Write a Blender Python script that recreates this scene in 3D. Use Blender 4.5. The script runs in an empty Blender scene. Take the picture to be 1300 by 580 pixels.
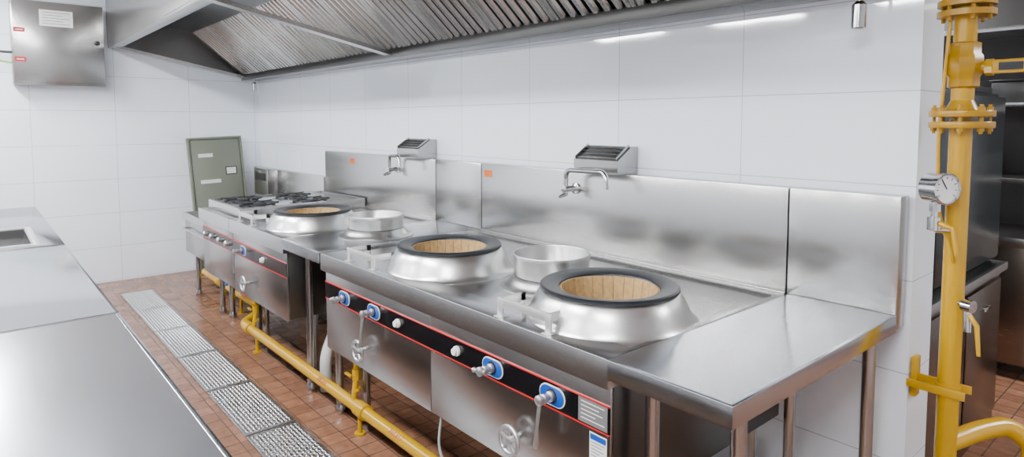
import bpy, bmesh, math
from mathutils import Vector, Matrix
PI=math.pi
COL=bpy.context.scene.collection
W={}
# ------------------------------------------------------------ materials
def newmat(name):
    m=bpy.data.materials.new(name); m.use_nodes=True
    nt=m.node_tree; b=nt.nodes['Principled BSDF']
    return m,nt,b
def plain(name,col,rough=.5,metal=0,emit=None,es=0,noise=.0,scale=8,spec=.5,coat=0):
    m,nt,b=newmat(name)
    b.inputs['Base Color'].default_value=(*col,1); b.inputs['Roughness'].default_value=rough
    b.inputs['Metallic'].default_value=metal
    b.inputs['Coat Weight'].default_value=coat
    if emit: b.inputs['Emission Color'].default_value=(*emit,1); b.inputs['Emission Strength'].default_value=es
    tc=nt.nodes.new('ShaderNodeTexCoord'); n=nt.nodes.new('ShaderNodeTexNoise'); n.inputs['Scale'].default_value=scale
    nt.links.new(tc.outputs['Object'],n.inputs['Vector'])
    if noise>0:
        mx=nt.nodes.new('ShaderNodeMix'); mx.data_type='RGBA'
        mx.inputs['A'].default_value=(*[c*(1-noise) for c in col],1); mx.inputs['B'].default_value=(*[min(1,c*(1+noise)) for c in col],1)
        nt.links.new(n.outputs['Fac'],mx.inputs['Factor']); nt.links.new(mx.outputs['Result'],b.inputs['Base Color'])
    return m
def steel(name,col=(.56,.56,.56),rough=.24,streak=(2,90,90),bump=.004,var=.03,wav=.03,aniso=0,metal=1,mott=.04):
    m,nt,b=newmat(name)
    b.inputs['Metallic'].default_value=metal
    tc=nt.nodes.new('ShaderNodeTexCoord'); mp=nt.nodes.new('ShaderNodeMapping'); mp.inputs['Scale'].default_value=streak
    n=nt.nodes.new('ShaderNodeTexNoise'); n.inputs['Scale'].default_value=2; n.inputs['Detail'].default_value=4
    nt.links.new(tc.outputs['Object'],mp.inputs['Vector']); nt.links.new(mp.outputs['Vector'],n.inputs['Vector'])
    r=nt.nodes.new('ShaderNodeMapRange'); r.inputs['To Min'].default_value=rough-var*.6; r.inputs['To Max'].default_value=rough+var
    n2=nt.nodes.new('ShaderNodeTexNoise'); n2.inputs['Scale'].default_value=2.0; n2.inputs['Detail'].default_value=1
    nt.links.new(tc.outputs['Object'],n2.inputs['Vector'])
    ad=nt.nodes.new('ShaderNodeMath'); ad.operation='ADD'; 
    nt.links.new(n.outputs['Fac'],ad.inputs[0]); nt.links.new(n2.outputs['Fac'],ad.inputs[1])
    h=nt.nodes.new('ShaderNodeMath'); h.operation='MULTIPLY'; h.inputs[1].default_value=.5
    nt.links.new(ad.outputs[0],h.inputs[0]); nt.links.new(h.outputs[0],r.inputs['Value']); nt.links.new(r.outputs[0],b.inputs['Roughness'])
    mx=nt.nodes.new('ShaderNodeMix'); mx.data_type='RGBA'
    mx.inputs['A'].default_value=(*[c*(1-mott*2) for c in col],1); mx.inputs['B'].default_value=(*[min(1,c*(1+mott*2)) for c in col],1)
    nt.links.new(h.outputs[0],mx.inputs['Factor']); nt.links.new(mx.outputs['Result'],b.inputs['Base Color'])
    prev=None
    if bump>0:
        bp=nt.nodes.new('ShaderNodeBump'); bp.inputs['Strength'].default_value=bump*4; bp.inputs['Distance'].default_value=.0006
        nt.links.new(n.outputs['Fac'],bp.inputs['Height']); prev=bp
    if wav>0:
        bp2=nt.nodes.new('ShaderNodeBump'); bp2.inputs['Strength'].default_value=wav; bp2.inputs['Distance'].default_value=.01
        nt.links.new(n2.outputs['Fac'],bp2.inputs['Height'])
        if prev: nt.links.new(prev.outputs[0],bp2.inputs['Normal'])
        prev=bp2
    if prev: nt.links.new(prev.outputs[0],b.inputs['Normal'])
    if aniso:
        b.inputs['Anisotropic'].default_value=aniso
        tg=nt.nodes.new('ShaderNodeTangent'); tg.direction_type='RADIAL'; tg.axis='Z'; nt.links.new(tg.outputs[0],b.inputs['Tangent'])
    return m
def tile(name,ax,off,w,h,zoff,col=(.86,.91,.98),grout=(.46,.50,.56),dim=1):
    m,nt,b=newmat(name)
    g=nt.nodes.new('ShaderNodeNewGeometry'); s=nt.nodes.new('ShaderNodeSeparateXYZ'); nt.links.new(g.outputs['Position'],s.inputs[0])
    def dist(sock,o,sz):
        def M(op,a,v=None,c=None):
            n=nt.nodes.new('ShaderNodeMath'); n.operation=op; nt.links.new(a,n.inputs[0])
            if v is not None: n.inputs[1].default_value=v
            return n.outputs[0]
        a=M('ADD',sock,-o); a=M('DIVIDE',a,sz); a=M('ADD',a,.5+100); a=M('FRACT',a); a=M('SUBTRACT',a,.5); a=M('ABSOLUTE',a); a=M('MULTIPLY',a,sz)
        return M('LESS_THAN',a,.0018)
    a=dist(s.outputs[ax],off,w); c=dist(s.outputs['Z'],zoff,h)
    mxm=nt.nodes.new('ShaderNodeMath'); mxm.operation='MAXIMUM'; nt.links.new(a,mxm.inputs[0]); nt.links.new(c,mxm.inputs[1])
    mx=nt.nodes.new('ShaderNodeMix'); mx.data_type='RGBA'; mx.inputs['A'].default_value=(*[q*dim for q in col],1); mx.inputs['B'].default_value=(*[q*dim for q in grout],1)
    nt.links.new(mxm.outputs[0],mx.inputs['Factor']); nt.links.new(mx.outputs['Result'],b.inputs['Base Color'])
    n=nt.nodes.new('ShaderNodeTexNoise'); n.inputs['Scale'].default_value=2.2; nt.links.new(g.outputs['Position'],n.inputs['Vector'])
    bp=nt.nodes.new('ShaderNodeBump'); bp.inputs['Strength'].default_value=.10; bp.inputs['Distance'].default_value=.01; nt.links.new(n.outputs['Fac'],bp.inputs['Height'])
    bp2=nt.nodes.new('ShaderNodeBump'); bp2.invert=True; bp2.inputs['Strength'].default_value=.3; bp2.inputs['Distance'].default_value=.002
    nt.links.new(mxm.outputs[0],bp2.inputs['Height']); nt.links.new(bp.outputs[0],bp2.inputs['Normal']); nt.links.new(bp2.outputs[0],b.inputs['Normal'])
    b.inputs['Roughness'].default_value=.05
    b.inputs['IOR'].default_value=1.9
    return m
def floor_mat():
    m,nt,b=newmat('terracotta_floor')
    g=nt.nodes.new('ShaderNodeNewGeometry'); br=nt.nodes.new('ShaderNodeTexBrick')
    nt.links.new(g.outputs['Position'],br.inputs['Vector'])
    br.inputs['Scale'].default_value=1; br.inputs['Brick Width'].default_value=.11; br.inputs['Row Height'].default_value=.11
    br.offset=0; br.inputs['Mortar Size'].default_value=.0035
    br.inputs['Color1'].default_value=(.175,.080,.045,1); br.inputs['Color2'].default_value=(.255,.120,.068,1); br.inputs['Mortar'].default_value=(.09,.05,.034,1)
    n=nt.nodes.new('ShaderNodeTexNoise'); n.inputs['Scale'].default_value=14; n.inputs['Detail'].default_value=8; n.inputs['Roughness'].default_value=.6
    nt.links.new(g.outputs['Position'],n.inputs['Vector'])
    rp=nt.nodes.new('ShaderNodeValToRGB'); rp.color_ramp.elements[0].position=.32; rp.color_ramp.elements[0].color=(.8,.77,.75,1); rp.color_ramp.elements[1].position=.70; rp.color_ramp.elements[1].color=(1.2,1.24,1.28,1)
    nt.links.new(n.outputs['Fac'],rp.inputs['Fac'])
    mx=nt.nodes.new('ShaderNodeMix'); mx.data_type='RGBA'; mx.blend_type='MULTIPLY'; mx.inputs['Factor'].default_value=1
    nt.links.new(br.outputs['Color'],mx.inputs['A']); nt.links.new(rp.outputs['Color'],mx.inputs['B']); nt.links.new(mx.outputs['Result'],b.inputs['Base Color'])
    bp=nt.nodes.new('ShaderNodeBump'); bp.invert=True; bp.inputs['Strength'].default_value=.5; bp.inputs['Distance'].default_value=.003
    nt.links.new(br.outputs['Fac'],bp.inputs['Height'])
    bp2=nt.nodes.new('ShaderNodeBump'); bp2.inputs['Strength'].default_value=.12; bp2.inputs['Distance'].default_value=.004
    nt.links.new(n.outputs['Fac'],bp2.inputs['Height']); nt.links.new(bp.outputs[0],bp2.inputs['Normal']); nt.links.new(bp2.outputs[0],b.inputs['Normal'])
    b.inputs['Roughness'].default_value=.24
    return m
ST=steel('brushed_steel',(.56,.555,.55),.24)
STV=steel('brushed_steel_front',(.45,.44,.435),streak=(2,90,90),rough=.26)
STB=steel('backsplash_steel',(.50,.495,.485),.235,streak=(25,25,.6),var=.006,aniso=.45,bump=0,mott=.008,wav=0)
STT=steel('tabletop_steel',(.58,.60,.63),.15,streak=(3,60,60),var=.03,wav=.05)
STD=steel('darkened_steel',(.10,.097,.094),.32)  # steel darkened to put shade into cabinet bodies and the sink basin
STP=steel('spun_steel',(.60,.60,.59),.29,streak=(5,5,60),wav=0,mott=.02,bump=0)
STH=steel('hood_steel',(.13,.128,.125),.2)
STF=steel('filter_steel',(.72,.715,.70),.20,wav=0,bump=0,metal=.9)
STG=steel('grate_steel',(.47,.47,.48),.32,bump=0)
STX=steel('box_steel',(.38,.375,.365),.23,streak=(30,30,1),bump=0,var=.01,mott=.03)
CH=plain('chrome',(.62,.62,.63),.12,1)
CHS=plain('cast_handle_steel',(.52,.52,.53),.32,.9)
BRT=plain('bright_strip_steel',(.70,.70,.70),.34,.7)
BLK=plain('black_enamel',(.004,.004,.005),.2)
IRON=plain('cast_iron',(.005,.006,.008),.42,0,noise=.4,scale=30)
RED=plain('red_paint',(.40,.004,.006),.35)
BLUE=plain('blue_enamel',(.003,.06,.33),.3)
WHT=plain('white_plastic',(.75,.75,.73),.35)
YEL=plain('yellow_pipe_paint',(.50,.275,.0),.24,noise=.06,scale=14)
YELD=plain('yellow_paint_worn',(.38,.20,.001),.3,noise=.25,scale=30)
FB=plain('firebrick',(.42,.265,.11),.95,noise=.45,scale=60)
DARK=plain('dark_shade_and_print',(.008,.007,.007),.7)  # painted-in shade of gaps and slots; also print and burner heads
ORG=plain('orange_sticker',(.60,.14,.01),.5)
PAPER=plain('label_paper',(.68,.68,.67),.5)
GRYP=plain('grey_label',(.13,.13,.13),.4)
GRN=plain('grey_green_paint',(.155,.17,.13),.45,noise=.05)
PVC=plain('pvc_pipe_white',(.52,.51,.48),.4)
RUB=plain('orange_hose',(.5,.10,.006),.45)
TEAL=plain('dark_cooler_panel',(.014,.018,.019),.25)
BRN=steel('brown_steel',(.21,.175,.15),.26)
PLAST=plain('ceiling_grey',(.60,.60,.60),.8)
LAMP=plain('lamp_diffuser',(1,1,1),.5,emit=(.96,.985,1.0),es=108)
GLASS=plain('dial_face',(.8,.8,.8),.15)
# ------------------------------------------------------------ bmesh helpers
def b_box(bm,x0,x1,y0,y1,z0,z1,mi=0,bev=0,mat=None):
    r=bmesh.ops.create_cube(bm,size=1)
    vs=r['verts']
    M=Matrix.Translation(((x0+x1)/2,(y0+y1)/2,(z0+z1)/2))@Matrix.Diagonal((abs(x1-x0),abs(y1-y0),abs(z1-z0),1))
    if mat is not None: M=mat@M
    bmesh.ops.transform(bm,matrix=M,verts=vs)
    fs=list({f for v in vs for f in v.link_faces})
    for f in fs: f.material_index=mi
    if bev>0:
        es=list({e for v in vs for e in v.link_edges})
        rr=bmesh.ops.bevel(bm,geom=es,offset=bev,segments=2,affect='EDGES',profile=.5,material=-1)
        for f in rr['faces']: f.material_index=mi
def fillet(pts,rad,n=6):
    pts=[Vector(p) for p in pts]; out=[pts[0]]
    for i in range(1,len(pts)-1):
        a,b,c=pts[i-1],pts[i],pts[i+1]
        d1=(a-b); d2=(c-b); r=min(rad,d1.length*.49,d2.length*.49)
        p1=b+d1.normalized()*r; p2=b+d2.normalized()*r
        for k in range(n+1):
            t=k/n; out.append(p1*(1-t)**2+b*2*t*(1-t)+p2*t*t)
    out.append(pts[-1]); return out
def b_tube(bm,pts,r,seg=14,mi=0,rad=0):
    pts=fillet(pts,rad) if rad>0 else [Vector(p) for p in pts]
    rs=r if isinstance(r,(list,tuple)) else [r]*len(pts)
    d=(pts[1]-pts[0]).normalized(); up=Vector((0,0,1)) if abs(d.z)<.9 else Vector((1,0,0))
    n=d.cross(up).normalized(); rings=[]
    for i,p in enumerate(pts):
        if i==0: t=(pts[1]-pts[0])
        elif i==len(pts)-1: t=pts[-1]-pts[-2]
        else: t=(pts[i+1]-pts[i]).normalized()+(pts[i]-pts[i-1]).normalized()
        t=t.normalized(); n=(n-t*n.dot(t)).normalized(); b=t.cross(n)
        rings.append([bm.verts.new(p+(n*math.cos(2*PI*k/seg)+b*math.sin(2*PI*k/seg))*rs[i]) for k in range(seg)])
    for i in range(len(rings)-1):
        for k in range(seg):
            f=bm.faces.new((rings[i][k],rings[i][(k+1)%seg],rings[i+1][(k+1)%seg],rings[i+1][k])); f.material_index=mi
    for rg in (rings[0],rings[-1]):
        f=bm.faces.new(rg); f.material_index=mi
def b_lathe(bm,prof,c,axis=(0,0,1),seg=48,mi=0,sx=1,sy=1):
    q=Vector((0,0,1)).rotation_difference(Vector(axis).normalized()).to_matrix()
    c=Vector(c); rings=[]
    for r,z in prof:
        if r<1e-6: rings.append([bm.verts.new(c+q@Vector((0,0,z)))])
        else: rings.append([bm.verts.new(c+q@Vector((sx*r*math.cos(2*PI*k/seg),sy*r*math.sin(2*PI*k/seg),z))) for k in range(seg)])
    for a,b in zip(rings,rings[1:]):
        for k in range(seg):
            k2=(k+1)%seg
            if len(a)==1 and len(b)==1: continue
            if len(a)==1: f=bm.faces.new((a[0],b[k2],b[k]))
            elif len(b)==1: f=bm.faces.new((a[k],a[k2],b[0]))
            else: f=bm.faces.new((a[k],a[k2],b[k2],b[k]))
            f.material_index=mi
def b_poly(bm,pts,ext,mi=0):
    a=[bm.verts.new(Vector(p)) for p in pts]; e=Vector(ext); b=[bm.verts.new(Vector(p)+e) for p in pts]
    fs=[bm.faces.new(a),bm.faces.new(list(reversed(b)))]
    n=len(a)
    for i in range(n): fs.append(bm.faces.new((a[i],b[i],b[(i+1)%n],a[(i+1)%n])))
    for f in fs: f.material_index=mi
def fin(name,bm,mats,parent=None,label=None,cat=None,group=None,kind=None,smooth=True):
    bmesh.ops.recalc_face_normals(bm,faces=bm.faces)
    if smooth:
        for f in bm.faces: f.smooth=True
        for e in bm.edges:
            e.smooth = (len(e.link_faces)==2 and e.calc_face_angle(0)<.6)
    xs=[v.co.x for v in bm.verts]; ys=[v.co.y for v in bm.verts]; zs=[v.co.z for v in bm.verts]
    c=Vector(((min(xs)+max(xs))/2,(min(ys)+max(ys))/2,min(zs)))
    for v in bm.verts: v.co-=c
    me=bpy.data.meshes.new(name); bm.to_mesh(me); bm.free()
    for m in (mats if isinstance(mats,(list,tuple)) else [mats]): me.materials.append(m)
    o=bpy.data.objects.new(name,me); COL.objects.link(o); W[o]=c
    if parent is not None: o.parent=parent; o.location=c-W[parent]
    else: o.location=c
    if label: o['label']=label
    if cat: o['category']=cat
    if group: o['group']=group
    if kind: o['kind']=kind
    return o
def root(name,loc,label,cat,group=None):
    o=bpy.data.objects.new(name,None); o.empty_display_size=.1; COL.objects.link(o); o.location=loc; W[o]=Vector(loc)
    o['label']=label; o['category']=cat
    if group: o['group']=group
    return o
def box(name,x0,x1,y0,y1,z0,z1,mat,parent=None,bev=.003,**k):
    bm=bmesh.new(); b_box(bm,x0,x1,y0,y1,z0,z1,0,bev); return fin(name,bm,mat,parent,**k)
def tube(name,pts,r,mat,parent=None,rad=0,seg=14,**k):
    bm=bmesh.new(); b_tube(bm,pts,r,seg,0,rad); return fin(name,bm,mat,parent,**k)
def lathe(name,prof,c,mat,parent=None,axis=(0,0,1),seg=48,sx=1,sy=1,**k):
    bm=bmesh.new(); b_lathe(bm,prof,c,axis,seg,0,sx,sy); return fin(name,bm,mat,parent,**k)
def deck(name,x0,x1,y0,y1,z0,z1,hx0,hx1,hy0,hy1,zb,mat,parent,slope=.015,inner=None,**k):
    bm=bmesh.new()
    def ring(a,b,c,d,z): return [bm.verts.new((a,c,z)),bm.verts.new((b,c,z)),bm.verts.new((b,d,z)),bm.verts.new((a,d,z))]
    bv=.0035
    R=[ring(x0+.02,x1-.02,y0+.02,y1-.02,z0),ring(x0,x1,y0,y1,z0),ring(x0,x1,y0,y1,z1-bv),ring(x0+bv*.3,x1-bv*.3,y0+bv*.3,y1-bv*.3,z1-bv*.3),ring(x0+bv,x1-bv,y0+bv,y1-bv,z1),ring(hx0,hx1,hy0,hy1,z1),ring(hx0+slope*.3,hx1-slope*.3,hy0+slope*.3,hy1-slope*.3,z1-min(.004,(z1-zb)*.3)),ring(hx0+slope,hx1-slope,hy0+slope,hy1-slope,zb)]
    for a,b in zip(R,R[1:]):
        for i in range(4):
            f=bm.faces.new((a[i],a[(i+1)%4],b[(i+1)%4],b[i]))
            if b is R[-1] and inner: f.material_index=1
    f=bm.faces.new(R[-1]); 
    if inner: f.material_index=1
    bm.faces.new(R[0])
    return fin(name,bm,[mat,inner] if inner else mat,parent,**k)
# ------------------------------------------------------------ room
XL=-7.6; YB=2.6; ZC=3.05
TB=tile('wall_tile_long','X',-1.46,.70,.35,1.765)
TL=tile('wall_tile_end','Y',.45,.70,.35,1.765)
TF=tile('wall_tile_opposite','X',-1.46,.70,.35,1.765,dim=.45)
def struct(name,b,mat,label,cat): return box(name,*b,mat,None,0,label=label,cat=cat,kind='structure')
struct('floor',(XL-.2,3.2,-4.2,6.7,-.1,0),floor_mat(),'reddish brown terracotta tiled kitchen floor','floor')
struct('ceiling',(XL-.2,3.2,-4.2,6.7,ZC,ZC+.1),PLAST,'plain grey kitchen ceiling','ceiling')
struct('wall_back',(XL,-.77,YB,YB+.24,0,ZC),TB,'long wall of glossy white rectangular tiles','wall')
struct('wall_left',(XL-.2,XL,-4.2,6.7,0,ZC),TL,'end wall of glossy white rectangular tiles','wall')
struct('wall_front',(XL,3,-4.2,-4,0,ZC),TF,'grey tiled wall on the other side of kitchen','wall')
struct('wall_right',(3,3.2,-4.2,6.7,0,ZC),TL,'white tiled wall closing the kitchen','wall')
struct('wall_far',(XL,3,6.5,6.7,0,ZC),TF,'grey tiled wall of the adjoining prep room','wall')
# lamps
def lamp(lx,ly):
    r=root('ceiling_light',(lx,ly,ZC),'flat white LED panel light mounted on the ceiling','ceiling light','LED ceiling panels')
    box('housing',lx-.62,lx+.62,ly-.17,ly+.17,ZC-.05,ZC,WHT,r)
    box('diffuser',lx-.6,lx+.6,ly-.15,ly+.15,ZC-.056,ZC-.05,LAMP,r,0)
for lx in (-6.4,-4.3,-2.2,0.0):
    for ly in (-2.7,-.35): lamp(lx,ly)
lamp(-2.5,4.6); lamp(1.2,4.4)
# ------------------------------------------------------------ wok ranges
ZT=.95; YF=1.40; YS=2.50; ZBS=1.385; ZP=.940
def burner(par,x,y):
    pr=[(.322,ZP-.002),(.321,ZP+.001)]
    n=18
    P0=Vector((.321,ZP+.0015)); P1=Vector((.292,ZP+.004)); P2=Vector((.288,1.005)); P3=Vector((.250,1.046))
    for i in range(1,n+1):
        t=i/n; q=P0*(1-t)**3+P1*3*t*(1-t)**2+P2*3*t*t*(1-t)+P3*t**3; pr.append((q.x,q.y))
    pr+=[(.24,1.049),(.19,1.049),(.185,1.04),(.185,.942)]
    h=lathe('burner_housing',pr,(x,y,0),STP,par,seg=80)
    lathe('cast_iron_ring',[(.182,1.047),(.250,1.047),(.254,1.052),(.253,1.060),(.248,1.064),(.242,1.0645),(.190,1.055),(.184,1.052),(.182,1.047)],(x,y,0),IRON,h,seg=80)
    bm=bmesh.new()
    n=26
    for i in range(n):
        a0=2*PI*i/n+.005; a1=2*PI*(i+1)/n-.005
        vs=[]
        for (r,z) in ((.1815,1.046),(.174,1.047),(.160,.944),(.1815,.944)):
            vs.append([bm.verts.new((x+r*math.cos(a0+(a1-a0)*j/3),y+r*math.sin(a0+(a1-a0)*j/3),z)) for j in range(4)])
        for k in range(4):
            A=vs[k];B=vs[(k+1)%4]
            for j in range(3): bm.faces.new((A[j],A[j+1],B[j+1],B[j]))
        bm.faces.new([v[0] for v in vs]); bm.faces.new([v[3] for v in reversed(vs)])
    fin('firebrick_lining',bm,FB,h)
    lathe('burner_head',[(.16,.942),(.16,.946),(.07,.946),(.06,.965),(.03,.97),(0,.97)],(x,y,0),DARK,h)
def waterpot(par,x,y,zd=ZP):
    pr=[(.225,zd-.001)]
    P0=Vector((.225,zd+.002)); P1=Vector((.192,zd+.004)); P2=Vector((.190,zd+.030)); P3=Vector((.168,zd+.045))
    for i in range(13):
        t=i/12; q=P0*(1-t)**3+P1*3*t*(1-t)**2+P2*3*t*t*(1-t)+P3*t**3; pr.append((q.x,q.y))
    pr.append((.15,zd+.046))
    h=lathe('pot_well',pr,(x,y,0),STP,par,seg=64)
    lathe('water_pot',[(.150,zd+.047),(.164,zd+.047),(.1655,zd+.049),(.1655,1.066),(.1695,1.067),(.1705,1.071),(.1705,1.077),(.1690,1.081),(.1640,1.081),(.1625,1.078),(.1620,1.010),(.158,1.004),(.06,1.002),(0,1.002)],(x,y,0),STP,h,seg=64)
    lathe('strainer',[(0,1.0025),(.05,1.004),(.06,1.008),(.06,1.012),(.05,1.012),(.045,1.009),(0,1.008)],(x,y,0),STD,h)
def ladle_rest(par,x,y):
    bm=bmesh.new(); w=.125
    b_box(bm,x-w,x+w,y-.004,y+.004,ZT+.038,ZT+.068,0,.0015)
    for s in (-1,1):
        b_box(bm,x+s*w-.003,x+s*w+.003,y,y+.12,ZT+.038,ZT+.068,0,.001)
        b_box(bm,x+s*w-.014,x+s*w+.014,y-.005,y+.003,ZT-.003,ZT+.068,0,.001)
        b_box(bm,x+s*w-.003,x+s*w+.003,y+.095,y+.12,ZT-.003,ZT+.068,0,.001)
        b_box(bm,x+s*w-.018,x+s*w+.018,y-.02,y+.02,ZT-.001,ZT+.002,0,.0005)
    fin('ladle_rest',bm,BRT,par)
YP=1.425
def stadium(bm,x,y,z,w,h,t,mi):
    r=h; pts=[]
    for k in range(9): a=-PI/2+PI*k/8; pts.append((x+w-r+r*math.cos(a)*1.0,y,z+r*math.sin(a)))
    for k in range(9): a=PI/2+PI*k/8; pts.append((x-w+r+r*math.cos(a),y,z+r*math.sin(a)))
    b_poly(bm,pts,(0,-t,0),mi)
def valve(par,x,lever,z=.75):
    bm=bmesh.new()
    stadium(bm,x,YP-.004,z,.060,.034,.003,0); stadium(bm,x,YP-.0065,z,.056,.030,.002,1)
    b_lathe(bm,[(.024,0),(.024,.003),(0,.004)],(x,YP-.008,z),(0,-1,0),24,2)
    p=fin('valve_plate',bm,[PAPER,BLUE,DARK],par)
    bm=bmesh.new()
    b_lathe(bm,[(.018,.004),(.018,.014),(.011,.018),(.011,.030),(.016,.033),(.016,.042),(.011,.045),(.011,.05),(.017,.053),(.017,.064),(.009,.069),(0,.069)],(x,YP-.006,z),(0,-1,0),24)
    if lever:
        b_tube(bm,[(x,YP-.06,z+.012),(x,YP-.064,z-.02),(x-.002,YP-.072,z-.09),(x-.004,YP-.074,z-.15),(x-.004,YP-.074,z-.158)],[.008,.007,.006,.011,.007],12)
    else: b_tube(bm,[(x-.045,YP-.058,z-.008),(x-.02,YP-.058,z-.004),(x+.03,YP-.058,z+.004)],[.010,.007,.010],12)
    fin('valve_lever' if lever else 'valve_knob',bm,CHS,p)
def handwheel(par,x,z=.54):
    bm=bmesh.new(); c=Vector((x,YP,z))
    b_lathe(bm,[(0,0),(.010,0),(.010,.034),(.016,.036),(.016,.048),(.010,.052),(0,.052)],c,(0,-1,0),20)
    n=30; ring=[c+Vector((.048*math.cos(2*PI*k/n),-.042,.048*math.sin(2*PI*k/n))) for k in range(n+1)]
    b_tube(bm,ring,.0075,10)
    for i in range(5):
        a=2*PI*i/5+.3; b_tube(bm,[c+Vector((.012*math.cos(a),-.042,.012*math.sin(a))),c+Vector((.046*math.cos(a),-.042,.046*math.sin(a)))],.006,8)
    fin('handwheel',bm,CHS,par)
def legs(par,xs,ys,z1,r=.022,mat=STV):
    for x in xs:
        for y in ys:
            bm=bmesh.new(); b_tube(bm,[(x,y,.05),(x,y,z1)],r,16); b_lathe(bm,[(0,0),(.026,0),(.03,.01),(.03,.03),(r,.055)],(x,y,0),seg=16)
            fin('leg',bm,mat,par)
def wokrange(x0,x1,woks,pots,rests,valves,buttons,wheels,label,seam,bs0=None):
    R=root('wok_range',((x0+x1)/2,1.95,0),label,'wok stove','stainless wok ranges')
    g=.003
    deck('cooktop_deck',x0+g,x1-g,YF,YS-.001,.858,ZT,x0+.03,x1-.025,YF+.13,YS-.06,ZP,ST,R,.01)
    box('cabinet_body',x0+.01,x1-.01,YP+.012,YS-.01,.44,.859,STD,R)  # body colour darkened for the shade beneath the table
    ed=[x0+.01]+seam+[x1-.01]
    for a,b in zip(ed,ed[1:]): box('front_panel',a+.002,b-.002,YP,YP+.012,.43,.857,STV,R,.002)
    bm=bmesh.new(); b_box(bm,x0+.012,x1-.012,YP-.004,YP,.708,.792,0); b_box(bm,x0+.012,x1-.012,YP-.006,YP,.792,.797,1); b_box(bm,x0+.012,x1-.012,YP-.006,YP,.703,.708,1)
    fin('control_strip',bm,[BLK,RED],R)
    bm=bmesh.new(); b_box(bm,(bs0 or x0)+g,x1-g,YS,YS+.075,.88,ZBS,0,.003); b_box(bm,x0+g,x1-g,YS-.012,YS+.01,.94,.958,0,.003)
    fin('backsplash',bm,STB,R)
    for w in woks: burner(R,w,1.75)
    for p in pots: waterpot(R,p,1.91)
    for r in rests: ladle_rest(R,r,1.43)
    for x,l in valves: valve(R,x,l)
    for x in buttons: lathe('push_button',[(.02,0),(.02,.008),(.014,.01),(.014,.02),(0,.022)],(x,YP-.004,.75),WHT,R,(0,-1,0),24)
    for x in wheels: handwheel(R,x)
    legs(R,(x0+.08,x1-.08),(1.62,2.40),.45)
    return R
U1=wokrange(-3.21,-1.19,[-1.49,-2.50],[-1.955],[-1.60,-2.80],[(-2.97,False),(-2.66,True),(-1.76,False),(-1.447,True)],[-2.436,-1.984],[-2.76,-1.625],'stainless double wok range with black cast iron rings',[-2.18])
U2=wokrange(-4.78,-3.74,[-4.11],[],[-4.50],[(-4.55,True)],[-4.15],[-4.45],'stainless single wok range beside the four-burner range',[],-5.58)
def label_sticker(par,x0,x1,y,z0,z1,mat,name='sticker',lines=3,lm=None,head=None):
    bm=bmesh.new(); b_box(bm,x0,x1,y-.001,y,z0,z1,0)
    n=lines; zt=z1
    if head:
        b_box(bm,x0+.003,x1-.003,y-.0016,y-.0009,z1-.022,z1-.004,2); b_box(bm,x0+.003,x1-.003,y-.0016,y-.0009,z0+.004,z0+.012,2); zt=z1-.022
    for i in range(n):
        zz=zt-(i+.8)*(zt-z0)/(n+.9); w=(x1-x0)*(.8,.62,.74,.5)[i%4]
        b_box(bm,x0+(x1-x0)*.1,x0+(x1-x0)*.1+w,y-.0016,y-.0009,zz-.0013,zz+.0013,1)
    return fin(name,bm,[mat,lm or DARK,head or DARK],par)
label_sticker(U1,-1.33,-1.21,YP-.004,.712,.79,GRYP,'data_plate',5,PAPER)
label_sticker(U1,-1.285,-1.215,YP,.575,.690,PAPER,'sticker',8,GRYP,BLUE)
label_sticker(U1,-3.18,-3.10,YS,1.30,1.345,ORG,'sticker',2)
label_sticker(U2,-5.07,-4.98,YS,1.29,1.34,ORG,'sticker',2)
# ------------------------------------------------------------ side work tables
def worktable(x0,x1,y0,y1,label,t=.085):
    R=root('work_table',((x0+x1)/2,(y0+y1)/2,0),label,'work table')
    deck('table_top',x0,x1,y0,y1,.893,ZT+.004,x0+.012,x1-.012,y0+.012,y1-.012,ZT+.0035,STT,R,.002)
    bm=bmesh.new(); b_box(bm,x0,x1,YS,YS+t,.90,ZBS,0,.003); fin('backsplash',bm,STB,R)
    legs(R,(x0+.06,x1-.06),(y0+.14,y1-.07),.90)
    return R
worktable(-1.187,-.785,YF-.01,YS,'narrow stainless side table with tall backsplash on tube legs')
TM=worktable(-3.735,-3.215,YF-.01,YS,'stainless infill table with water pot between the wok ranges',.075)
waterpot(TM,-3.49,1.89,ZT+.005)
# ------------------------------------------------------------ four burner range
R=root('gas_range',(-5.17,1.95,0),'stainless four-burner gas range with black pan supports','gas stove')
x0,x1=-5.58,-4.785; ZR=1.015
box('cabinet_body',x0+.01,x1,YP+.03,YS-.01,.44,.95,STD,R)
deck('lower_ledge',x0,x1,YF,1.50,.860,ZT,x0+.01,x1-.01,YF+.01,1.49,ZT-.001,ST,R,.002)
deck('burner_top',x0,x1,1.48,YS-.01,.95,ZR,x0+.03,x1-.03,1.51,YS-.05,ZR-.012,ST,R)
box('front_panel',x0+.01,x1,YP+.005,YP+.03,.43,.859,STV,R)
bm=bmesh.new(); b_box(bm,x0+.01,x1,YP,YP+.006,.705,.795,0); b_box(bm,x0+.01,x1,YP-.002,YP+.006,.795,.80,1); b_box(bm,x0+.01,x1,YP-.002,YP+.006,.70,.705,1); fin('control_strip',bm,[BLK,RED],R)
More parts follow.
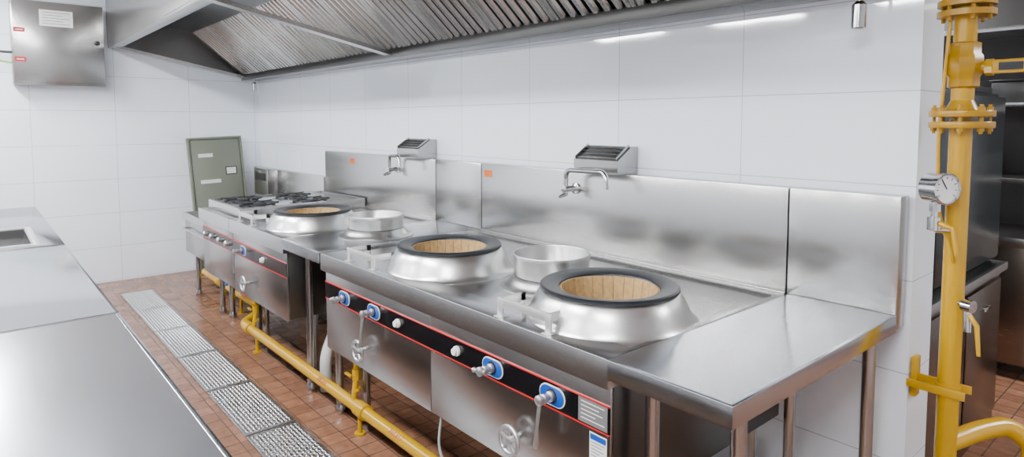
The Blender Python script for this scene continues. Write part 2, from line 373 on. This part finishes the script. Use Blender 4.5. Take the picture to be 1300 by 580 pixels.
for bx in (-5.38,-5.0):
    for by in (1.68,2.10):
        bm=bmesh.new(); o=ZR-.012
        b_lathe(bm,[(.06,o),(.06,o+.012),(.04,o+.018),(0,o+.018)],(bx,by,0),seg=24)
        b_lathe(bm,[(.13,o+.012),(.14,o+.012),(.14,o+.022),(.13,o+.022),(.13,o+.012)],(bx,by,0),seg=28)
        for k in range(6):
            M=Matrix.Translation((bx,by,0))@Matrix.Rotation(k*PI/3,4,'Z'); b_box(bm,.05,.16,-.005,.005,o+.014,o+.03,0,.002,M)
        for k in range(4):
            M=Matrix.Translation((bx,by,0))@Matrix.Rotation(k*PI/2+PI/4,4,'Z'); b_box(bm,.12,.14,-.007,.007,o-.002,o+.02,0,0,M)
        fin('pan_support',bm,IRON,R)
for vx in (-5.45,-5.28,-5.08,-4.9): lathe('burner_knob',[(.022,0),(.022,.02),(.016,.028),(0,.03)],(vx,YP-.001,.75),CHS,R,(0,-1,0),20)
legs(R,(x0+.08,x1-.08),(1.62,2.40),.45)
# low corner unit
R=root('low_cabinet',(-6.1,2.0,0),'low stainless base unit with short backsplash in the corner','cabinet')
deck('counter_top',-6.55,-5.6,1.50,YS-.012,.74,.80,-6.53,-5.62,1.52,YS-.03,.798,ST,R,.003)
box('cabinet_body',-6.53,-5.62,1.53,YS-.02,.42,.742,STD,R)
box('front_panel',-6.52,-5.63,1.515,1.53,.43,.738,STV,R)
tube('towel_rail',[(-6.45,1.515,.66),(-6.45,1.48,.66),(-5.7,1.48,.66),(-5.7,1.515,.66)],.008,CH,R,.015)
box('backsplash',-7.5,-5.6,YS-.01,YS+.06,.70,1.14,STB,R)
bm=bmesh.new(); b_box(bm,-7.15,-6.75,YS-.12,YS-.011,.86,1.15,0,.006); b_box(bm,-7.10,-6.80,YS-.125,YS-.118,1.02,1.10,1,.002); fin('steel_box',bm,[STX,DARK],R)
legs(R,(-6.45,-5.7),(1.6,2.40),.43)
# ------------------------------------------------------------ faucets & boxes
def faucet(x,s):
    F=root('wall_faucet',(x,YS,1.3),'chrome swivel wok faucet fixed to the backsplash','faucet','wok range faucets')
    bm=bmesh.new(); b_lathe(bm,[(.030,0),(.030,.010),(.016,.016),(.016,.06),(.020,.065),(.020,.095),(.0,.097)],(x,YS-.001,1.29),(0,-1,0),24)
    fin('faucet_body',bm,CH,F)
    tube('spout',[(x,YS-.08,1.26),(x,YS-.08,1.395),(x+.33*s,YS-.14,1.405),(x+.345*s,YS-.145,1.32)],.0135,CH,F,.05)
    tube('handle',[(x,YS-.08,1.265),(x-.004,YS-.125,1.25)],[.014,.008],CH,F)
faucet(-2.37,1.0); faucet(-4.25,.75)
def slotbox(x):
    B=root('splash_box',(x,YS+.03,ZBS),'small stainless box with dark slotted sloping top','steel box','slotted boxes on the backsplash')
    bm=bmesh.new(); w=.15; y0=YS-.06; y1=YB-.002
    b_poly(bm,[(x-w,y0,ZBS+.002),(x-w,y1,ZBS+.002),(x-w,y1,ZBS+.14),(x-w,y1-.05,ZBS+.14),(x-w,y0,ZBS+.07)],(2*w,0,0))
    fin('box_body',bm,STX,B)
    ang=math.atan2(.07,(y1-.05-y0))
    M=Matrix.Translation((x,y0,ZBS+.07))@Matrix.Rotation(ang,4,'X')
    L=math.hypot(.07,y1-.05-y0)
    bm=bmesh.new()
    b_box(bm,-w+.008,w-.008,.006,L-.004,-.002,.0015,0,0,M)
    n=4
    for i in range(n):
        a=.010+i*(L-.016)/n; b_box(bm,-w+.012,w-.012,a,a+.0035,.001,.012,1,.001,M)
    for s in (-1,1): b_box(bm,s*(w-.012)-.003,s*(w-.012)+.003,.004,L-.002,.001,.015,1,.001,M)
    fin('vent_slot',bm,[BLK,STX],B)
slotbox(-2.18); slotbox(-4.02)
# ------------------------------------------------------------ hood
H=root('exhaust_hood',(-4.2,1.9,2.13),'long stainless kitchen exhaust canopy with slatted grease filters','exhaust hood')
hx0,hx1=-7.585,-.88
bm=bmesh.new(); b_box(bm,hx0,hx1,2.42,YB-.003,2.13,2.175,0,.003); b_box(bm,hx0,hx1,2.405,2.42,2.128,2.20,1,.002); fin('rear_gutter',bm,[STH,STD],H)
bm=bmesh.new(); b_box(bm,hx0,hx1,1.105,1.125,2.42,2.98,0,.002); b_box(bm,hx0,hx1,1.105,1.20,2.40,2.425,0,.003); b_box(bm,hx0,hx1,1.19,1.20,2.40,2.46,0,.002)
fin('front_fascia',bm,ST,H)
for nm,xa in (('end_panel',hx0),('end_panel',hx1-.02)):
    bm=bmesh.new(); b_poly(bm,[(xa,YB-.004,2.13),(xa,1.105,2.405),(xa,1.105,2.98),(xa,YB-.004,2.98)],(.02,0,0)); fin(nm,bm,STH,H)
def slant(name,xa,xb,mat,dz=0,t=.03):
    bm=bmesh.new(); b_poly(bm,[(xa,2.45,2.135+dz),(xa,1.12,2.405+dz),(xa,1.12,2.405+t+dz),(xa,2.45,2.135+t+dz)],(xb-xa,0,0)); return fin(name,bm,mat,H)
slant('end_gutter',hx0+.02,hx0+.12,ST); slant('cross_rail',-4.24,-4.16,ST); slant('end_gutter',hx1-.12,hx1-.02,ST)
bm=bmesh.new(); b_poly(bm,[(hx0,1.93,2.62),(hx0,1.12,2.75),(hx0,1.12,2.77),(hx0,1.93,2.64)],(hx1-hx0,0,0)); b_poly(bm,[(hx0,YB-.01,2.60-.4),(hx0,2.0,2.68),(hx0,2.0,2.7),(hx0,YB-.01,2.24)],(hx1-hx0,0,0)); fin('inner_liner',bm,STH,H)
# filters
pa=Vector((0,2.46,2.165)); pb=Vector((0,1.88,2.655)); L=(pb-pa).length; ang=math.atan2(pb.z-pa.z,pb.y-pa.y)
nF=13; fw=(hx1-hx0-.04)/nF
bm=bmesh.new()
def fbox(x0,x1,v0,v1,h0,h1,mi=0): b_box(bm,x0,x1,v0,v1,h0,h1,mi,.0015)
fbox(0,fw-.006,0,.03,-.02,.014); fbox(0,fw-.006,L-.03,L,-.02,.014); fbox(0,.024,0,L,-.02,.014); fbox(fw-.030,fw-.006,0,L,-.02,.014)
ns=6; p=(fw-.054)/ns
for i in range(ns):
    a=.027+i*p; b_poly(bm,[(a+p*.06,.02,-.002),(a+p*.18,.02,.014),(a+p*.52,.02,.014),(a+p*.64,.02,-.002)],(0,L-.04,0))
b_box(bm,.01,fw-.01,.01,L-.01,-.03,-.022,1)  # dark sheet behind the slats, standing in for shade in the gaps
Mf=Matrix.Rotation(ang,4,'X')
bmesh.ops.transform(bm,matrix=Mf,verts=bm.verts)
me=bpy.data.meshes.new('grease_filter'); bmesh.ops.recalc_face_normals(bm,faces=bm.faces); bm.to_mesh(me); bm.free(); me.materials.append(STF); me.materials.append(DARK)
for i in range(nF):
    o=bpy.data.objects.new('grease_filter',me); COL.objects.link(o); o.parent=H; w=Vector((hx0+.02+i*fw,pa.y,pa.z)); o.location=w-W[H]; W[o]=w
def nozzle(x,y,z,ztop):
    N=root('fire_suppression_nozzle',(x,y,z),'small chrome capped nozzle hanging under the hood','nozzle','hood nozzles')
    tube('nozzle_body',[(x,y,z),(x,y,z+.004),(x,y,z+.085),(x,y,z+.10)],[.022,.026,.026,.012],CH,N)
    tube('drop_rod',[(x,y,z+.09),(x,y,ztop)],.007,CH,N)
nozzle(-.93,2.45,1.985,2.131); nozzle(-7.35,2.47,2.0,2.131)
# ------------------------------------------------------------ gas pipe low
G=root('gas_supply_pipe',(-4,1.5,.0),'yellow gas pipe running near the floor under stove fronts','gas pipe')
tube('main_pipe',[(-6.75,2.2,.16),(-6.75,1.72,.16),(-5.05,1.72,.16),(-4.85,1.50,.14),(-1.1,1.50,.14),(-1.1,2.2,.14)],.031,YEL,G,.06,18)
for fx,fz,fy in ((-5.13,.16,1.72),(-4.72,.14,1.50),(-2.95,.14,1.50),(-6.2,.16,1.72)):
    bm=bmesh.new(); b_tube(bm,[(fx-.045,fy,fz),(fx+.045,fy,fz)],.040,18); fin('pipe_coupling',bm,YEL,G)
# small red painted strokes on the pipe
bm=bmesh.new()
for mx in (-3.45,-2.62):
    for i,(dx,w,dv) in enumerate(((0,.003,.026),(.018,.003,.020),(.036,.003,.026),(.018,.020,.003),(.060,.003,.024),(.080,.003,.020),(.070,.012,.003),(.100,.003,.026))):
        Mr=Matrix.Translation((mx+dx,1.50,.14))@Matrix.Rotation(-math.radians(48),4,'X'); b_box(bm,-w,w,-.0325,-.0305,-dv/2,dv/2,0,0,Mr)
fin('painted_mark',bm,RED,G)
for bx,by,bz in ((-4.55,1.50,.14),(-2.98,1.50,.14),(-5.6,1.72,.16),(-2.1,1.50,.14)):
    bm=bmesh.new(); b_tube(bm,[(bx,by,0.004),(bx,by,bz-.02)],.012,12); b_lathe(bm,[(.03,.0),(.03,.01),(0,.01)],(bx,by,0),seg=16); fin('pipe_stand',bm,YEL,G)
for bx,by in ((-4.62,1.50),(-3.05,1.5),(-5.15,1.72),(-1.7,1.5)):
    bm=bmesh.new(); b_tube(bm,[(bx,by,.14),(bx,by+.02,.30),(bx,by+.02,.44)],.015,12,0,.03); b_tube(bm,[(bx,by+.02,.27),(bx,by+.02,.33)],.024,8); b_tube(bm,[(bx,by+.02,.21),(bx,by+.02,.225)],.022,8); fin('branch_pipe',bm,YEL,G)
    bm=bmesh.new(); b_box(bm,bx-.05,bx+.015,by-.025,by-.01,.295,.307,0,.002); fin('valve_handle',bm,YELD,G)
def hose(name,pts,r,mat,label,cat='hose',rad=.08):
    return tube(name,pts,r,mat,None,rad,12,label=label,cat=cat)
hose('gas_hose',[(-5.15,1.62,.425),(-5.15,1.58,.36),(-5.0,1.55,.30),(-4.88,1.58,.34),(-4.86,1.62,.425)],.012,RUB,'orange rubber gas hose under the four-burner range')
hose('gas_hose',[(-5.4,1.60,.425),(-5.4,1.54,.36),(-5.32,1.52,.32),(-5.25,1.56,.425)],.010,plain('blue_hose',(.02,.12,.4),.4),'thin blue hose under the four-burner range')
hose('waste_pipe',[(-3.62,1.60,0),(-3.62,1.60,.22),(-3.68,1.70,.36),(-3.68,1.70,.435)],.035,PVC,'white plastic waste pipe standing under the wok range','waste pipe',.06)
hose('cable',[(-2.15,1.46,.43),(-2.1,1.40,.30),(-1.95,1.40,.22),(-1.75,1.42,.30),(-1.7,1.46,.43)],.006,plain('cable_grey',(.2,.2,.2),.5),'thin grey cable looping under the wok range','cable',.1)
# ------------------------------------------------------------ drain grates
gl=.72
bm=bmesh.new(); b_box(bm,0,gl-.012,0,.27,0,.012,0,.002)
nx,ny=32,12
for i in range(nx):
    for j in range(ny):
        cx=.022+(i+.5)*(gl-.055)/nx; cy=.012+(j+.5)*.246/ny
        M=Matrix.Translation((cx,cy,.012))@Matrix.Rotation(PI/4 if (i+j)%2 else -PI/4,4,'Z')
        t=[M@Vector(q) for q in ((-.005,-.0018,.0035),(.005,-.0018,.0035),(.005,.0018,.0035),(-.005,.0018,.0035))]
        q0=[M@Vector(q) for q in ((-.009,-.0045,0),(.009,-.0045,0),(.009,.0045,0),(-.009,.0045,0))]
        a=[bm.verts.new(q) for q in q0]; b=[bm.verts.new(q) for q in t]
        for k in range(4): bm.faces.new((a[k],a[(k+1)%4],b[(k+1)%4],b[k]))
        bm.faces.new(b)
        b_poly(bm,[M@Vector(q) for q in ((-.0025,.0065,-.0005),(.0025,.0065,-.0005),(.0025,.0095,-.0005),(-.0025,.0095,-.0005))],(0,0,.001),1)  # dark chips laid on top in place of shaded slot openings
bmesh.ops.recalc_face_normals(bm,faces=bm.faces)
me=bpy.data.meshes.new('drain_grate'); bm.to_mesh(me); bm.free(); me.materials.append(STG); me.materials.append(DARK)
for i in range(8):
    o=bpy.data.objects.new('drain_grate',me); COL.objects.link(o); o.location=(-6.92+i*gl,1.025,.001)
    o['label']='embossed stainless floor drain cover plate in the aisle'; o['category']='drain cover'; o['group']='drain covers along the aisle'
# ------------------------------------------------------------ island tables
def island(x0,x1,sink,label):
    R=root('prep_table',((x0+x1)/2,-.15,0),label,'prep table','prep tables')
    ye=.39; yo=-.75
    if sink:
        deck('table_top',x0,x1,yo,ye,.89,ZT,-5.22,-4.50,-.40,.25,.70,STT,R,.02,inner=STD)  # basin faces take the darkened steel, recess shade put into the colour
        bm=bmesh.new()
        for b in ((-5.26,-4.46,.25,.28),(-5.26,-4.46,-.43,-.40),(-5.26,-5.22,-.40,.25),(-4.50,-4.46,-.40,.25)): b_box(bm,b[0],b[1],b[2],b[3],ZT-.001,ZT+.006,0,.002)
        fin('sink_rim',bm,BRT,R)
    else: deck('table_top',x0,x1,yo,ye,.89,ZT,x0+.012,x1-.012,yo+.012,ye-.012,ZT-.001,STT,R,.002)
    box('cabinet_body',x0+.03,x1-.03,yo+.04,ye-.04,.12,.60 if sink else .89,STV,R)
    if sink: box('apron',x0+.03,x1-.03,ye-.06,ye-.045,.60,.89,STV,R)
    n=2; w=(x1-x0-.08)/n
    for i in range(n):
        d=box('door',x0+.04+i*w+.004,x0+.04+(i+1)*w-.004,ye-.04,ye-.022,.14,.86,STV,R)
        box('handle',x0+.04+i*w+w/2-.06,x0+.04+i*w+w/2+.06,ye-.022,ye-.008,.76,.78,CH,d)
    for x in (x0+.1,x1-.1):
        for y in (yo+.1,ye-.1):
            bm=bmesh.new(); b_lathe(bm,[(0,0),(.025,0),(.025,.02),(.02,.03),(.02,.13)],(x,y,0),seg=16); fin('leg',bm,CH,R)
island(-6.53,-4.378,True,'stainless prep table with an inset sink')
island(-4.37,-2.678,False,'stainless prep table with a bare polished top')
island(-2.67,-1.0,False,'stainless prep table with a bare polished top')
# ------------------------------------------------------------ electrical box on end wall
E=root('electrical_enclosure',(XL,.69,2.0),'brushed stainless electrical box with red warning stickers','electrical box')
ey0,ey1,ez0,ez1=.33,1.05,2.0,2.78
box('enclosure_body',XL+.002,XL+.19,ey0,ey1,ez0,ez1,STX,E,.005)
D=box('door',XL+.19,XL+.21,ey0+.005,ey1-.005,ez0+.02,ez1-.005,STX,E,.006)
bm=bmesh.new(); fx=XL+.21
b_box(bm,fx,fx+.002,.54,.80,2.55,2.70,0); 
for i in range(5): b_box(bm,fx+.0018,fx+.0028,.565,.775-(i%2)*.05,2.675-i*.026,2.68-i*.026,1)
fin('name_plate',bm,[PAPER,GRYP],D)
for zc in (2.50,2.23):
    bm=bmesh.new(); b_box(bm,fx,fx+.002,.345,.43,zc-.02,zc+.02,0); b_box(bm,fx+.0018,fx+.0026,.36,.415,zc-.004,zc+.004,1); fin('warning_sticker',bm,[RED,PAPER],D)
bm=bmesh.new(); b_lathe(bm,[(.022,0),(.022,.012),(.012,.02),(0,.02)],(fx,.99,2.42),(1,0,0),20); fin('lock',bm,BLK,D)
hose('cable',[(XL+.02,.05,2.5),(XL+.06,.12,2.36),(XL+.08,.22,2.3),(XL+.08,.33,2.3)],.012,plain('cable_black',(.02,.02,.02),.5),'black cable entering the electrical box','cable')
hose('cable',[(XL+.02,.02,2.6),(XL+.06,.1,2.42),(XL+.1,.2,2.22),(XL+.1,.33,2.2)],.008,plain('cable_green',(.2,.45,.05),.5),'yellow-green earth cable entering the electrical box','cable')
# leaning grey panel
P=root('metal_panel',(XL+.12,2.08,0),'grey-green metal cabinet door leaning against the tiled corner','metal panel')
M=Matrix.Translation((XL+.22,1.84,0.01))@Matrix.Rotation(-math.atan2(.16,1.47),4,'Y')@Matrix.Rotation(math.radians(2.2),4,'X')
bm=bmesh.new()
b_box(bm,0,.03,0,.57,0,1.47,0,.004,M); b_box(bm,.03,.042,.03,.54,.03,1.44,0,.003,M)
for (a,b,c,d) in ((.0,.022,.0,1.47),(.548,.57,.0,1.47),(.022,.548,.0,.022),(.022,.548,1.448,1.47)): b_box(bm,.028,.052,a,b,c,d,0,.002,M)
fin('door_sheet',bm,GRN,P)
for (a,b,c,d,m) in ((.10,.25,1.25,1.29,PAPER),(.10,.31,.96,1.00,PAPER),(.38,.48,1.05,1.12,PAPER),(.37,.49,1.04,1.13,DARK)):
    bm=bmesh.new(); b_box(bm,.042,.0435 if m is DARK else .045,a,b,c,d,0,0,M); fin('window_label',bm,m,P)
# ------------------------------------------------------------ gas riser
px,py=-.645,2.61; pr=.034
G=root('gas_riser',(px,py,0),'thick yellow vertical gas riser with flange, gauge and valves','gas pipe')
tube('riser_pipe',[(px,py,0),(px,py,ZC)],pr,YEL,G,0,28)
bm=bmesh.new()
for z in (1.630,1.668):
    b_lathe(bm,[(pr,z),(.094,z),(.096,z+.003),(.096,z+.019),(.094,z+.022),(pr,z+.022)],(px,py,0),seg=36)
b_lathe(bm,[(pr,1.69),(.050,1.692),(pr,1.725)],(px,py,0),seg=30)
for k in range(8):
    a=2*PI*k/8+.2; X=px+.079*math.cos(a);Y=py+.079*math.sin(a)
    b_tube(bm,[(X,Y,1.610),(X,Y,1.710)],.0055,8); b_tube(bm,[(X,Y,1.690),(X,Y,1.701)],.010,6); b_tube(bm,[(X,Y,1.618),(X,Y,1.630)],.010,6)
fin('flange',bm,YELD,G)
bm=bmesh.new()
b_lathe(bm,[(pr,2.01),(.085,2.01),(.085,2.03),(pr,2.03)],(px,py,0),seg=32)
b_lathe(bm,[(pr,2.045),(.085,2.045),(.085,2.065),(pr,2.065)],(px,py,0),seg=32)
for k in range(6):
    a=2*PI*k/6; X=px+.067*math.cos(a);Y=py+.067*math.sin(a); b_tube(bm,[(X,Y,1.995),(X,Y,2.08)],.007,6)
fin('flange',bm,YELD,G)
bm=bmesh.new(); b_lathe(bm,[(pr,1.765),(.048,1.772),(.048,1.805),(.055,1.815),(.058,1.845),(.055,1.875),(.048,1.885),(.048,1.918),(pr,1.925)],(px,py,0),seg=8)
b_tube(bm,[(px,py,1.835),(px+.08,py+.01,1.835)],.020,16)
fin('valve_body',bm,YELD,G)
bm=bmesh.new(); b_box(bm,px+.078,px+.25,py-.012,py+.004,1.812,1.858,0,.005); b_tube(bm,[(px+.06,py+.01,1.835),(px+.082,py+.01,1.835)],.028,8)
fin('valve_lever',bm,YEL,G)
bm=bmesh.new(); b_box(bm,px+.10,px+.165,py-.015,py-.012,1.822,1.848,0,0); fin('valve_badge',bm,BLK,G)
tube('impulse_line',[(px-.035,py-.04,2.0),(px-.05,py-.06,1.6),(px-.045,py-.05,1.35),(px+.0,py-.05,1.2),(px+.005,py-.03,1.16)],.006,YEL,G,.05,10)
gc=Vector((px-.012,py-.12,1.425)); ax=Vector((.88,-.47,0)).normalized()
bm=bmesh.new(); b_lathe(bm,[(0,-.06),(.045,-.06),(.050,-.053),(.050,.0),(.054,.002),(.054,.018),(.049,.02),(.047,.012)],gc,ax,36)
g=fin('pressure_gauge',bm,CH,G)
lathe('dial',[(0,.013),(.047,.013)],gc,GLASS,g,ax,36)
bm=bmesh.new(); s=ax.cross(Vector((0,0,1)))
b_tube(bm,[gc+ax*.0145,gc+ax*.0145+s*.02+Vector((0,0,.03))],.0018,6)
for k in range(9):
    a=-2.2+k*.55; d=(s*math.sin(a)+Vector((0,0,math.cos(a)))); b_tube(bm,[gc+ax*.0138+d*.034,gc+ax*.0138+d*.042],.0013,6)
fin('needle',bm,BLK,g)
gb=gc-ax*.03
bm=bmesh.new(); b_tube(bm,[gb+Vector((0,0,-.045)),gb+Vector((0,0,-.10)),(gb.x,gb.y,1.28),(px,py,1.27)],.011,12,0,.02)
b_tube(bm,[gb+Vector((0,0,-.055)),gb+Vector((0,0,-.08))],.018,8); b_tube(bm,[gb+Vector((0,0,-.10)),gb+Vector((0,0,-.145))],.021,14)
fin('gauge_fitting',bm,CH,G)
tube('valve_lever',[gb+Vector((.02,-.01,-.12)),gb+Vector((.06,-.02,-.13)),gb+Vector((.075,-.02,-.22))],[.009,.008,.007],YEL,G)
bm=bmesh.new(); b_tube(bm,[(px,py,1.02),(px+.05,py-.03,1.02),(px+.055,py-.035,.93)],.013,12,0,.02); b_tube(bm,[(px+.04,py-.03,1.02),(px+.07,py-.04,1.02)],.022,12)
fin('drain_cock',bm,CH,G)
tube('valve_lever',[(px+.06,py-.04,.99),(px+.085,py-.05,.96),(px+.095,py-.055,.86)],[.008,.008,.006],YEL,G)
bm=bmesh.new(); b_box(bm,-.768,-.75,YB+.02,YB+.07,.63,.78,0,.003); b_box(bm,-.765,-.585,py-.045,py-.039,.685,.715,0,.002); b_box(bm,-.765,-.585,py+.039,py+.045,.685,.715,0,.002)
b_lathe(bm,[(pr,.68),(.040,.68),(.040,.72),(pr,.72)],(px,py,0),seg=24)
fin('wall_bracket',bm,YEL,G)
tube('branch_pipe',[(px,py,.50),(px+.07,py+.16,.525),(px+.13,py+.26,.53),(px+.20,py+.28,.48),(px+.21,py+.28,.03)],.034,YEL,G,.09,20)
# ------------------------------------------------------------ adjoining room
R=root('base_cabinet',(-1.25,3.5,0),'dark stainless base cabinet with worktop behind the wall end','cabinet')
box('cabinet_body',-1.65,-.83,2.9,4.2,0,.86,BRN,R,.004)
deck('counter_top',-1.67,-.80,2.88,4.22,.86,.90,-1.65,-.82,2.9,4.2,.899,ST,R,.002)
for a in (2.93,3.57): 
    d=box('door',-.83,-.815,a,a+.6,.1,.82,BRN,R); box('handle',-.815,-.80,a+.25,a+.35,.70,.72,CH,d)
R=root('display_cooler',(-1.2,3.7,.90),'dark upright cooler cabinet standing on the worktop','cooler')
box('cooler_body',-1.6,-.87,3.10,4.19,.902,1.80,TEAL,R,.01)
box('door',-.87,-.84,3.12,4.19,.93,1.78,TEAL,R,.004)
box('top_panel',-1.58,-.88,3.14,4.1,1.80,1.83,STD,R,.004)
R=root('spice_jar',(-.87,2.96,.90),'small teal lidded jar on the worktop','jar')
lathe('jar_body',[(0,.901),(.035,.901),(.038,.91),(.038,.97),(.03,.985)],(-.87,2.97,0),plain('teal_plastic',(.02,.15,.15),.35),R)
lathe('jar_lid',[(.032,.98),(.036,.985),(.036,1.0),(0,1.002)],(-.87,2.97,0),RED,R)
R=root('shelving_unit',(-1.1,5.3,0),'stainless counter with tall open shelving in the adjoining room','shelving')
DP=plain('dark_panel',(.035,.032,.03),.5)
box('base_cabinet',-2.0,-.3,5.0,5.7,.1,.86,BRN,R); box('counter_top',-2.02,-.28,4.97,5.72,.86,.92,ST,R)
for x in (-1.9,-.4):
    for y in (5.08,5.62): box('leg',x-.02,x+.02,y-.02,y+.02,0,.1,STD,R)
for z in (1.25,1.75,2.25): box('shelf',-2.0,-.3,5.2,5.7,z,z+.03,ST,R)
for x in (-1.98,-1.25,-.33): box('upright',x,x+.03,5.2,5.23,.92,2.6,ST,R)
box('back_panel',-2.0,-.3,5.7,5.72,.92,2.7,DP,R)
for x,z,m in ((-1.35,1.28,BRN),(-1.05,1.78,STD),(-.75,1.28,STD)):
    b=root('storage_pan',(x,5.5,z),'stainless storage pan on the open shelf','storage pan','pans on the shelving')
    box('pan_body',x-.12,x+.12,5.4,5.6,z+.001,z+.15,m,b,.01); box('pan_rim',x-.13,x+.13,5.39,5.61,z+.15,z+.16,STD,b,.003)
# ------------------------------------------------------------ camera
cam=bpy.data.cameras.new('camera'); co=bpy.data.objects.new('camera',cam); COL.objects.link(co)
co.location=(0,0,1.65); co.rotation_euler=(math.radians(90-3.93),0,math.radians(49.3))
cam.sensor_width=36; cam.lens=800/1300*36; cam.shift_x=0; cam.shift_y=-(290-210)/1300
cam.clip_start=.02
bpy.context.scene.camera=co
w=bpy.data.worlds.new('world'); bpy.context.scene.world=w; w.use_nodes=True
w.node_tree.nodes['Background'].inputs[0].default_value=(.8,.85,.9,1); w.node_tree.nodes['Background'].inputs[1].default_value=.4
